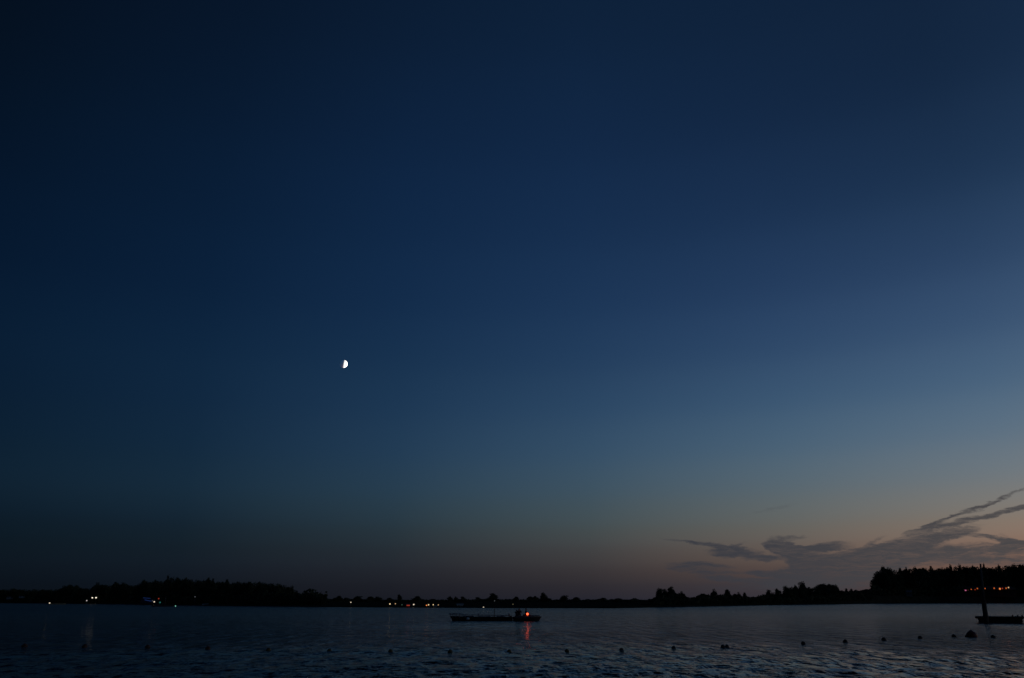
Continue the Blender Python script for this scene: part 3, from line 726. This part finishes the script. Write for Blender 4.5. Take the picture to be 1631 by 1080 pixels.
for px, py, r, m, lab in (
    (1538, 940.3, 1.25, 'pink', 'pink glowing lantern at the left end of the beach cafe lights'),
    (1541.5, 940.4, .8, 'soft_red', 'dull purplish red lantern next to the pink one at the beach cafe'),
    (1547, 938.8, .9, 'dim_orange', 'small orange red lantern right of the pink one at the beach cafe'),
    (1553, 939.2, .8, 'soft_red', 'dull red lantern between two orange ones left of the raft pole'),
    (1556.7, 937.4, 1.0, 'dim_orange', 'orange lantern of the beach cafe close to the left of the raft pole'),
    (1569, 937.4, .85, 'dim_orange', 'weak orange lantern of the beach cafe close to the right of the raft pole'),
    (1583.5, 937, 1.1, 'dim_orange', 'orange lantern left of the brightest beach cafe lantern'),
    (1592.6, 937.8, 1.3, 'orange', 'brightest orange lantern of the beach cafe'),
    (1596.5, 937.2, .9, 'soft_red', 'dull red lantern touching the right side of the brightest cafe lantern'),
    (1602.5, 936.9, 1.1, 'dim_orange', 'orange lantern between a dull red and a yellowish one at the cafe'),
    (1606.3, 935.8, 1.0, 'dim_warm', 'yellowish lantern at the right end of the beach cafe lights')):
    rot = facing(pc); d = ray(px, py); t = (math.hypot(pc.x, pc.y) - 1.6) / math.hypot(d.x, d.y)
    q = Vector((d.x * t, d.y * t, CAM_Z + d.z * t)); s = px_size(q)
    o = thing('lantern', lab, 'lantern', q, rot, 'lanterns along the beach cafe')
    b = MB(); b.ball(r * s, (0, 0, 0), 12, 8, (1, 1, 1.1)); build(b, 'globe', L[m], o, True)
    b = MB(); b.lathe([(r * s * .4, r * s * 1.0), (r * s * .35, r * s * 1.25)], 8); b.tube([(0, 0, r * s * 1.2), (0, 0, r * s * 2.2)], .03, 5); build(b, 'hook', M['rail_metal'], o)

# ------------------------------------------------------------------ boat hulls
def hull_rings(length, beam, free, bow_rake, draft=0.25, sheer=0.1, n=12, stern=0.85, bow_w=0.06):
    rings = []
    for i in range(n + 1):
        t = i / n; x = -length / 2 + length * t
        w = beam / 2 * (stern + (1 - stern) * math.sin(min(t * 2, 1) * math.pi / 2)) * (1 - max(0, (t - .6) / .4) ** 2.2 * (1 - bow_w))
        f = free + sheer * (max(0, t - .45) / .55) ** 2
        sx = bow_rake * (max(0, t - .7) / .3) ** 2
        rings.append([(x - sx, -w * .3, -draft), (x - sx * .6, -w * .85, -draft * .3), (x, -w, f), (x, -w + .05, f), (x - sx * .5, -w * .7 + .04, f - .28), (x - sx * .5, w * .7 - .04, f - .28), (x, w - .05, f), (x, w, f), (x - sx * .6, w * .85, -draft * .3), (x - sx, w * .3, -draft)])
    return rings
def hull(length, beam, free, rake, **k):
    b = MB(); b.loft(hull_rings(length, beam, free, rake, **k)); return b

# small boats and lights moored off the left wood
def moored(px, py, wpx, free_px, mat, label, name='moored_boat', flip=False, beam=1.7):
    p = on_water(px, py); s = px_size(p); o = thing(name, label, 'boat', p, facing(p) + (math.pi if flip else 0))
    build(hull(wpx * s, beam, free_px * s, 0.5), 'hull', mat, o)
    b = MB(); b.box(-wpx * s * .1, -wpx * s * .1 + .25, -beam * .42, beam * .42, free_px * s * .5, free_px * s * .6); build(b, 'thwart', M['old_wood'], o)
    return o, s, p
o, s, p = moored(91.5, 962.9, 25, 1.6, M['tan_hull'], 'dim tan boat with a white lamp on its left end off the left shore', beam=2.2)
r = .95 * s; zz = z_at(80, 960.6, p); b = MB(); b.tube([(-11.3 * s, 0, .1), (-11.3 * s, 0, zz - r * .6)], .05, 6); build(b, 'lamp_post', M['rail_metal'], o)
b = MB(); b.ball(r, (-11.3 * s, 0, zz), 12, 8); build(b, 'lamp', L['white'], o, True)
o, s, p = moored(238, 963.4, 34, 2.2, M['black_hull'], 'dark cabin boat with blue light strips and small coloured lamps before the left wood', 'cabin_boat', beam=3.0)
b = MB(); b.loft([[(x * s, y, z_) for x, z_ in ((-14, .5), (10, .5), (8, 3.0), (-13, 3.4))] for y in (-1.1, 1.1)]); build(b, 'cabin', M['blue_cloth'], o)
for (x0, y0, x1, y1, m, nm, th) in ((227.5, 952.2, 238.5, 953.2, 'blue', 'light_strip', .38), (230, 955.5, 240, 957.6, 'blue', 'light_strip', .5)):
    za, zb = z_at(x0, y0, p), z_at(x1, y1, p); b = MB()
    b.tube([((x0 - 238) * s, -1.3, za), ((x1 - 238) * s, -1.3, zb)], th * s * 1.2, 6); build(b, nm, L[m], o)
for (x, y, r, m) in ((244.4, 958.6, 1.0, 'white'), (241.5, 956.9, .8, 'dim_grey'), (250.3, 953.6, 1.0, 'soft_red'), (253, 959.6, 1.2, 'teal')):
    b = MB(); b.ball(r * s, ((x - 238) * s, -1.4, z_at(x, y, p)), 10, 7); build(b, 'lamp', L[m], o, True)
for x in (244.4, 250.3):
    b = MB(); b.tube([((x - 238) * s, -1.2, .5), ((x - 238) * s, -1.2, z_at(x, 954, p))], .04, 5); build(b, 'lamp_post', M['rail_metal'], o)
o, s, p = moored(260, 966.2, 34, 2.0, M['black_hull'], 'low dark sailing boat with bare mast and green bow light before the left wood', 'sailing_boat', beam=2.0)
b = MB(); b.tube([(2 * s, 0, .1), (2 * s, 0, z_at(262, 950, p))], [.08, .05], 6); build(b, 'mast', M['rail_metal'], o)
b = MB(); b.tube([(2 * s, 0, 1.0), (-10 * s, 0, .95)], .05, 6); build(b, 'boom', M['rail_metal'], o)
b = MB(); b.ball(.85 * s, (18 * s, 0, z_at(278, 965.3, p)), 10, 7); build(b, 'lamp', L['green'], o, True)
b = MB(); b.tube([(16.2 * s, 0, .4), (18 * s, 0, z_at(278, 965.3, p))], .04, 5); build(b, 'lamp_bracket', M['rail_metal'], o)
moored(327, 964.4, 9, 2.4, M['white_paint'], 'small pale rowing boat by the left shore right of the tall thin post', 'rowing_boat', beam=1.3)

# ------------------------------------------------------------------ the dark barge
pb = on_water(767, 988.6); s = px_size(pb)
LB = 98 * s
barge = thing('barge', 'long low dark barge with railings and thin mast in mid lake', 'boat', pb, facing(pb) + math.pi)   # its bow points left
bh = MB(); rr = hull_rings(LB, 2.4, z_at(767, 982.6, pb), 0.35, sheer=0.12, stern=0.96, bow_w=0.35)
bh.loft(rr); build(bh, 'hull', M['black_hull'], barge)
def bx(px): return -(px - 767) * s
def bz(py): return z_at(767, py, pb)
b = MB()
for i, (x0, x1, top) in enumerate(((737, 756, 980.4), (757, 785, 981.2), (790, 806, 980.7))):
    n = 8; rings = []
    for k in range(n + 1):
        t = k / n; x = bx(x0 + (x1 - x0) * t); hgt = bz(top) - 0.05 * abs(math.sin(t * 7 + i)) - (0.12 if k in (0, n) else 0)
        rings.append([(x, -.85, .2), (x, -.8, hgt - .08), (x, -.35, hgt), (x, .35, hgt), (x, .8, hgt - .08), (x, .85, .2)])
    m_ = MB(); m_.loft(rings); build(m_, 'cargo_cover', M['dark_tarp'], barge)
railpts = [(715.5, 976.8), (722, 977.2), (732, 977.6), (741, 979.2), (762, 979.6), (786, 980), (812, 980)]
for sy in (-1, 1):
    m_ = MB(); m_.tube([(bx(x), sy * (0.5 if x < 718 else 1.05), bz(y)) for x, y in railpts], .028, 6); build(m_, 'rail', M['rail_metal'], barge)
    m_ = MB(); m_.tube([(bx(x), sy * (0.5 if x < 718 else 1.05), bz(y + 1.9)) for x, y in railpts[:4]], .02, 6); build(m_, 'rail', M['rail_metal'], barge)
    for x in (716.5, 721, 726.5, 732, 741, 752, 762, 774, 799, 811):
        y = np.interp(x, [q[0] for q in railpts], [q[1] for q in railpts]); top = y - (2.6 if x in (762, 811) else 0)
        w = .5 if x < 718 else 1.05
        m_ = MB(); m_.tube([(bx(x + (1.5 if x < 718 else 0)), sy * w, bz(984.5)), (bx(x), sy * w, bz(top))], .03 if top == y else .05, 6); build(m_, 'stanchion', M['rail_metal'], barge)
m_ = MB(); m_.tube([(bx(787), 0, .1), (bx(787.6), 0, bz(957.8))], [.05, .03], 8); mast = build(m_, 'mast', M['old_wood'], barge)
m_ = MB(); m_.ball(.8 * s, (bx(787.6), 0, bz(957)), 10, 8); build(m_, 'mast_lamp', L['dim_grey'], mast, True)
m_ = MB(); m_.ball(.2, (bx(745.5), 1.26, bz(985.2)), 12, 8, (1.1, .7, .85)); build(m_, 'fender', M['white_paint'], barge, True)
m_ = MB(); m_.tube([(bx(745.5), 1.2, bz(984.6)), (bx(745.5), 1.08, bz(980))], .015, 5); build(m_, 'fender_rope', M['rope'], barge)
m_ = MB(); m_.box(bx(815), bx(812.5), -.9, .9, .15, bz(980.8)); build(m_, 'stern_board', M['black_hull'], barge)

# ------------------------------------------------------------------ the motorboat
pm = on_water(841, 989); s = px_size(pm)
mboat = thing('motorboat', 'small dark motorboat with raised bow and red lamp, right of barge', 'boat', pm, facing(pm))
def mx(px): return (px - 841) * s
def mz(py): return z_at(841, py, pm)
LM = 44 * s
mh = MB(); mh.loft([[(x, y, z_ + (0.22 * max(0, (x / LM + .1)) ** 1.3)) for x, y, z_ in r] for r in hull_rings(LM, 1.7, .36, .5, sheer=.08, stern=.9, bow_w=.2)])
hobj = build(mh, 'hull', M['black_hull'], mboat); hobj.location.x = -.4 * s
def tube_side(sy):
    m_ = MB(); pts = []
    for k in range(11):
        t = k / 10; x = mx(819.5) + (mx(858.5) - mx(819.5)) * t
        y = sy * (.82 if t < .55 else .82 * (1 - ((t - .55) / .45) ** 2.2))
        pts.append((x, y, .42 + .2 * max(0, t - .4) ** 1.2))
    m_.tube(pts, [.12] + [.19] * 8 + [.18, .16], 10); return m_
for sy in (-1, 1):
    tb = build(tube_side(sy), 'side_tube', M['grey_rubber'], mboat, True)
    m_ = MB(); m_.tube([(mx(844), sy * 1.0, .5), (mx(851), sy * .85, .55), (mx(857), sy * .5, .6)], .045, 6); build(m_, 'rubbing_strake', M['strake'], tb)
m_ = MB(); m_.loft([[(x, y, z_) for x, z_ in ((mx(832), .1), (mx(849), .1), (mx(848), mz(980.4)), (mx(843), mz(978.4)), (mx(833), mz(978.6)))] for y in (-.5, .5)]); con = build(m_, 'console', M['black_hull'], mboat)
m_ = MB(); m_.add([(mx(848.2), -.48, mz(980.6)), (mx(848.2), .48, mz(980.6)), (mx(845.5), .45, mz(977)), (mx(845.5), -.45, mz(977)), (mx(848.5), -.48, mz(980.6)), (mx(848.5), .48, mz(980.6)), (mx(845.8), .45, mz(977)), (mx(845.8), -.45, mz(977))],
     [(3, 2, 1, 0), (4, 5, 6, 7), (0, 1, 5, 4), (1, 2, 6, 5), (2, 3, 7, 6), (3, 0, 4, 7)]); build(m_, 'windscreen', M['glass'], con)
m_ = MB(); m_.ball(1.75 * s, (mx(840.2), -.72, mz(977.9)), 14, 10); build(m_, 'red_lamp', L['red'], mboat, True)
m_ = MB(); m_.tube([(mx(840.2), -.6, .3), (mx(840.2), -.66, mz(979.2))], .03, 6); build(m_, 'lamp_bracket', M['rail_metal'], mboat)
m_ = MB(); m_.loft([[(mx(816.2 + a), y, z_) for a, z_ in ((0, mz(983.4)), (.6, mz(982.2)), (3, mz(982.3)), (3.4, mz(984.6)), (.4, mz(984.8)))] for y in (-.2, .2)]); eng = build(m_, 'outboard_motor', M['black_hull'], mboat)
m_ = MB(); m_.box(mx(816.9), mx(818.4), -.07, .07, -.35, mz(984.7)); build(m_, 'motor_leg', M['grey_rubber'], eng)
m_ = MB(); m_.box(mx(826.5), mx(830.5), -.6, .6, .12, mz(982.6)); build(m_, 'bench', M['old_wood'], mboat)

# ------------------------------------------------------------------ people
def skin_obj(name, chains, mat, parent, levels=1):
    vs, es, rad, roots = [], [], [], []
    for pts, base in chains:
        start = len(vs)
        for k, (p, r) in enumerate(pts):
            if k == 0 and base is not None: prev = base; 
            if k == 0 and base is None: roots.append(len(vs)); prev = None
            vs.append(p); rad.append(r)
            if prev is not None: es.append((prev, len(vs) - 1))
            prev = len(vs) - 1
    me = bpy.data.meshes.new(name); me.from_pydata(vs, es, []); me.materials.append(mat)
    o = link(name, me, parent)
    md = o.modifiers.new('skin', 'SKIN'); md.use_smooth_shade = True
    for i, d in enumerate(me.skin_vertices[0].data):
        d.radius = (rad[i], rad[i]); d.use_root = i in roots
    sb = o.modifiers.new('subsurf', 'SUBSURF'); sb.levels = levels; sb.render_levels = levels
    return o
def person(loc, rz, h, label, arm_l, arm_r, vest=True, bulk=1.0):
    """Standing figure; arm_l / arm_r give elbow and wrist points for a 1.75 m body (x right, y forward)."""
    o = thing('person', label, 'person', loc, rz); k = h / 1.75; o.scale = (k * bulk, k * bulk, k)
    P = []
    # 0 pelvis 1 waist 2 chest 3 neck base 4 neck 5 head low 6 head mid 7 head top
    P.append(([((0, 0, .95), .15), ((0, 0, 1.1), .135), ((0, .01, 1.3), .155), ((0, 0, 1.45), .085), ((0, .01, 1.52), .055), ((0, .03, 1.58), .075), ((0, .02, 1.66), .098), ((0, .01, 1.725), .07)], None))
    P.append(([((0, .125, 1.635), .022)], 6))
    for sx in (-1, 1): P.append(([((sx * .095, 0, 1.64), .02)], 6))
    def arm(sx, el, wr): return [((sx * .19, 0, 1.41), .062), (el, .046), (wr, .032)]
    base = 11
    P.append((arm(-1, *arm_l), 2)); P.append((arm(1, *arm_r), 2))
    for sx in (-1, 1): P.append(([((sx * .1, 0, .88), .098), ((sx * .12, .02, .5), .062), ((sx * .13, -.01, .1), .042), ((sx * .14, .14, .04), .038)], 0))
    for (el, wr), sx in ((arm_l, -1), (arm_r, 1)):
        e, w = Vector(el), Vector(wr); d = (w - e).normalized(); side = d.cross(Vector((0, 0, 1))).normalized()
        if side.length < .1: side = Vector((1, 0, 0))
        palm = w + d * .05
        P.append(([(tuple(w), .03), (tuple(palm), .036), (tuple(w + d * .085), .034)], None))
        for f, (q, ln) in enumerate(((-.03, .065), (-.01, .078), (.01, .074), (.03, .056))):
            a = w + d * .075 + side * q; bend = Vector((0, 0, -1)) * ln * .35
            P.append(([(tuple(a), .01), (tuple(a + d * ln * .55), .009), (tuple(a + d * ln * .85 + bend), .008)], None))
        t0 = w + d * .02 - side * .03
        P.append(([(tuple(t0), .011), (tuple(t0 - side * .03 + d * .03), .01), (tuple(t0 - side * .035 + d * .06), .009)], None))
    skin_obj('body', P, M['skin'], o)
    J = [([((0, 0, .84), .185), ((0, 0, .95), .18), ((0, 0, 1.1), .165), ((0, .01, 1.3), .175), ((0, 0, 1.44), .1)], None)]
    for sx, (el, wr) in ((-1, arm_l), (1, arm_r)): J.append(([((sx * .195, 0, 1.41), .08), (el, .062), (tuple(Vector(wr) - (Vector(wr) - Vector(el)) * .08), .045)], 3))
    skin_obj('jacket', J, M['jacket'], o)
    T = [([((0, 0, .98), .165)], None)]
    for sx in (-1, 1): T.append(([((sx * .1, 0, .87), .11), ((sx * .12, .02, .5), .078), ((sx * .13, -.01, .1), .06)], 0))
    skin_obj('trousers', T, M['trousers'], o)
    if vest: skin_obj('life_vest', [([((0, 0, 1.06), .185), ((0, .01, 1.28), .205), ((0, 0, 1.41), .14)], None)], M['vest'], o)
    b = MB(); b.ball(.112, (0, -.005, 1.685), 14, 10, (1, 1.05, .95)); b.v = [(x, y - .02 if z < 1.66 else y, max(z, 1.63 if y < .03 else 1.69)) for x, y, z in b.v]
    build(b, 'hair', M['hair'], o, True)
    for sx in (-1, 1):
        b = MB(); b.ball(.011, (sx * .034, .112, 1.66), 8, 6); build(b, 'eye', M['hair'], o, True)
    return o
pp = on_water(822.9, 988.6); hh = z_at(822.9, 971.4, pp) - .12
person((pp.x, pp.y, .12), facing(pp) - .5, hh, 'left one of two dark figures close together in the stern of the motorboat', ((-.26, .03, 1.16), (-.18, .22, 1.1)), ((.26, .05, 1.15), (.16, .26, 1.1)), vest=False, bulk=1.3)
pp = on_water(827.0, 989.2); hh = z_at(827.0, 969.6, pp) - .12
person((pp.x, pp.y, .12), facing(pp) + 0.25, hh, 'right, taller one of two dark figures close together in the stern of the motorboat', ((-.27, .02, 1.16), (-.2, .22, 1.1)), ((.28, .02, 1.15), (.2, .2, 1.08)), bulk=1.45)
pp = on_water(837.8, 988.5); hh = z_at(837.8, 969.3, pp) - .12
person((pp.x, pp.y, .12), facing(pp) - 1.5, hh, 'dark figure standing at the console behind the red lamp', ((-.24, .08, 1.15), (-.14, .34, 1.1)), ((.24, .08, 1.15), (.14, .34, 1.1)), vest=False, bulk=1.15)

# ------------------------------------------------------------------ swimming raft with pole
pr = on_water(1594, 992.6); s = px_size(pr)
raft = thing('swimming_raft', 'dark floating platform with overhanging deck at the right edge', 'raft', pr, facing(pr))
def rx(px): return (px - 1594) * s
def rz(py): return z_at(1594, py, pr)
DP = 4.2
dz0, dz1 = rz(984.2), rz(982.2)
npl = 24
for k in range(npl):
    x0 = rx(1559.5) + (rx(1626.5) - rx(1559.5)) * k / npl; x1 = rx(1559.5) + (rx(1626.5) - rx(1559.5)) * (k + 1) / npl
    m_ = MB(); j = random.uniform(-.006, .006); m_.box(x0 + .008, x1 - .008, -.28, DP + .2, dz0 + .03 + j, dz1 + j); build(m_, 'plank', M['old_wood'], raft)
for y in (0, DP / 2, DP):
    m_ = MB(); m_.box(rx(1559.8), rx(1626.2), y - .06, y + .06, dz0 - .1, dz0 + .02); build(m_, 'beam', M['old_wood'], raft)
m_ = MB(); m_.loft([[(x, y, z_) for x, z_ in ((rx(1563.2), dz0 - .1), (rx(1563.8), -.3), (rx(1623.5), -.3), (rx(1624.5), dz0 - .1))] for y in (0.02, DP - .05)]); build(m_, 'float_box', M['black_hull'], raft)
for x in (1612, 1619, 1625):
    m_ = MB(); m_.lathe([(.1, 0), (.12, .06), (.06, .1), (.06, .16), (.11, .2)], 10, (rx(x), .3, dz1 + .003)); build(m_, 'bollard', M['grey_rubber'], raft)
pole = thing('mooring_pole', 'tall slightly leaning pole standing in the water against the raft', 'pole', on_water(1571.2, 993.2), 0)
q = pole.location; zt = z_at(1561.2, 898, q); zk = z_at(1566.3, 957, q)
def lean(px, z): # x offset of the pole at this pixel column when it stands in the pole's own depth
    d = ray(px, HORIZON); return d.x / d.y * q.y - q.x
def pole_x(px, py):
    d = ray(px, py); return d.x / d.y * q.y - q.x
m_ = MB(); m_.tube([(pole_x(1571.6, 994) + .05, 0, -1.3), (pole_x(1571.4, 993.2), 0, 0), (pole_x(1566.6, 957), 0, zk)], [3.9 * s, 3.9 * s, 3.3 * s], 14); build(m_, 'post', M['old_wood'], pole, True)
m_ = MB(); m_.tube([(pole_x(1566.6, 957), 0, zk - .3), (pole_x(1561.6, 898), 0, zt)], [2.0 * s, 1.3 * s], 10); build(m_, 'mast', M['weathered_wood'], pole, True)
m_ = MB(); m_.tube([(pole_x(1566.6, 957), 0, zk - .05), (pole_x(1566.5, 955.5), 0, zk + .1)], 3.6 * s, 14); build(m_, 'collar', M['old_wood'], pole, True)
# gangway leading off to the right
gw = thing('gangway', 'narrow dark gangway running off the raft beyond the right edge', 'gangway', (pr.x, pr.y, 0), facing(pr))
for k in range(26):
    x0 = rx(1627) + k * .3; m_ = MB(); m_.box(x0 + .01, x0 + .29, .8, 2.0, rz(983.6), rz(982.4)); build(m_, 'plank', M['old_wood'], gw)
for y in (.9, 1.9):
    m_ = MB(); m_.box(rx(1627), rx(1627) + 7.8, y - .06, y + .06, rz(985.4), rz(983.7)); build(m_, 'beam', M['old_wood'], gw)
for x in (3.0, 6.8):
    for y in (.9, 1.9):
        m_ = MB(); m_.tube([(rx(1627) + x, y, -1.5), (rx(1627) + x, y, rz(979.5))], .09, 8); build(m_, 'pile', M['old_wood'], gw)

# ------------------------------------------------------------------ the row of buoys
BUOYS = [(39, 1030.5, 9, 'orange_float', 'dim orange brown ball buoy, first from the left in the long row'), (135, 1031, 8.6, 'orange_float', 'dim orange brown ball buoy, second from the left in the long row'),
 (235, 1031.8, 8.2, 'orange_float', 'dim orange brown ball buoy, third from the left in the long row'), (331, 1034, 8.2, 'orange_float', 'dim orange brown ball buoy, fourth from the left in the long row'),
 (427.5, 1036.4, 7.6, 'yellow_float', 'dim brown ball buoy, fifth from the left in the long row'), (524.5, 1038, 7.6, 'yellow_float', 'dim brown ball buoy, sixth from the left in the long row'),
 (622, 1038.6, 7.6, 'yellow_float', 'dim brown ball buoy left of the barge, seventh from the left'), (717, 1039, 7.4, 'yellow_float', 'dark olive ball buoy in front of the barge bow'),
 (811, 1038.8, 7.2, 'yellow_float', 'dark olive ball buoy in front of the barge stern'), (903, 1038, 7.2, 'yellow_float', 'dark ball buoy, first one right of the motorboat'),
 (990, 1036.4, 7.4, 'dark_float', 'dark ball buoy, second one right of the motorboat'), (1073, 1033.5, 7.4, 'dark_float', 'dark ball buoy just left of the two touching buoys'),
 (1151.5, 1031.5, 7.6, 'dark_float', 'left ball of the two dark buoys that touch'), (1158, 1031.3, 7.2, 'dark_float', 'right ball of the two dark buoys that touch'),
 (1279.5, 1026, 7.2, 'dark_float', 'small half sunk black ball buoy, first one right of the touching pair'), (1346.5, 1023, 7.6, 'dark_float', 'black ball buoy, second one right of the touching pair'), (1408, 1019.8, 7.6, 'dark_float', 'black ball buoy, third one right of the touching pair'),
 (1465.8, 1017, 7.2, 'dark_float', 'black ball buoy, second one left of the large buoy'), (1519.6, 1014.6, 7.2, 'dark_float', 'black ball buoy just left of the large buoy'), (1582, 1015.6, 7.4, 'dark_float', 'black ball buoy right of the large one, below the raft')]
bm = MB(); bm.lathe([(.04, -.98), (.35, -.93), (.7, -.7), (.93, -.36), (1.0, -.03), (1.0, .03), (.93, .36), (.7, .7), (.35, .93), (.12, .99)], 18)
eye = MB(); eye.tube([(math.cos(a) * .16, 0, 1.08 + math.sin(a) * .16) for a in np.linspace(-.6, math.pi + .6, 10)], .045, 6)
seam = MB(); seam.lathe([(1.0, -.05), (1.035, 0), (1.0, .05)], 18)
body_me = {m: bm.mesh('float_ball', M[m], True) for m in ('orange_float', 'yellow_float', 'dark_float')}
eye_me = eye.mesh('eyelet', M['rail_metal'], True); seam_me = seam.mesh('seam', M['rope'], True)
rope_spots = []
for px, py, w, m, lab in BUOYS:
    p = on_water(px, py); r = w / 2 * px_size(p)
    o = thing('buoy', lab, 'buoy', (p.x, p.y, r * .18), random.uniform(0, 6.28), 'row of ball buoys on the water')
    o.scale = (r, r, r); o.rotation_euler[0] = random.uniform(-.25, .25); o.rotation_euler[1] = random.uniform(-.25, .25)
    link('float_ball', body_me[m], o); link('eyelet', eye_me, o); link('seam', seam_me, o)
p = on_water(1548, 1014.5); s = px_size(p)
big = thing('large_buoy', 'large reddish black mooring buoy with a nub on its left side', 'buoy', p, facing(p))
m_ = MB(); m_.ball(1.0, (0, 0, 0), 20, 12, (8.2 * s, 8.2 * s, 8.2 * s)); m_.v = [(x, y, z + 1.2 * s) for x, y, z in m_.v]; build(m_, 'float_ball', M['red_float'], big, True)
m_ = MB(); m_.tube([(-7 * s, 0, .8 * s), (-8.8 * s, 0, 1.0 * s), (-10 * s, 0, .8 * s)], [1.6 * s, 1.4 * s, .9 * s], 10); build(m_, 'mooring_eye', M['red_float'], big, True)
m_ = MB(); m_.tube([(math.cos(a) * 1.4 * s, 0, 9.2 * s + math.sin(a) * 1.0 * s) for a in np.linspace(-.4, math.pi + .4, 9)], .03, 6); build(m_, 'lifting_ring', M['rail_metal'], big, True)
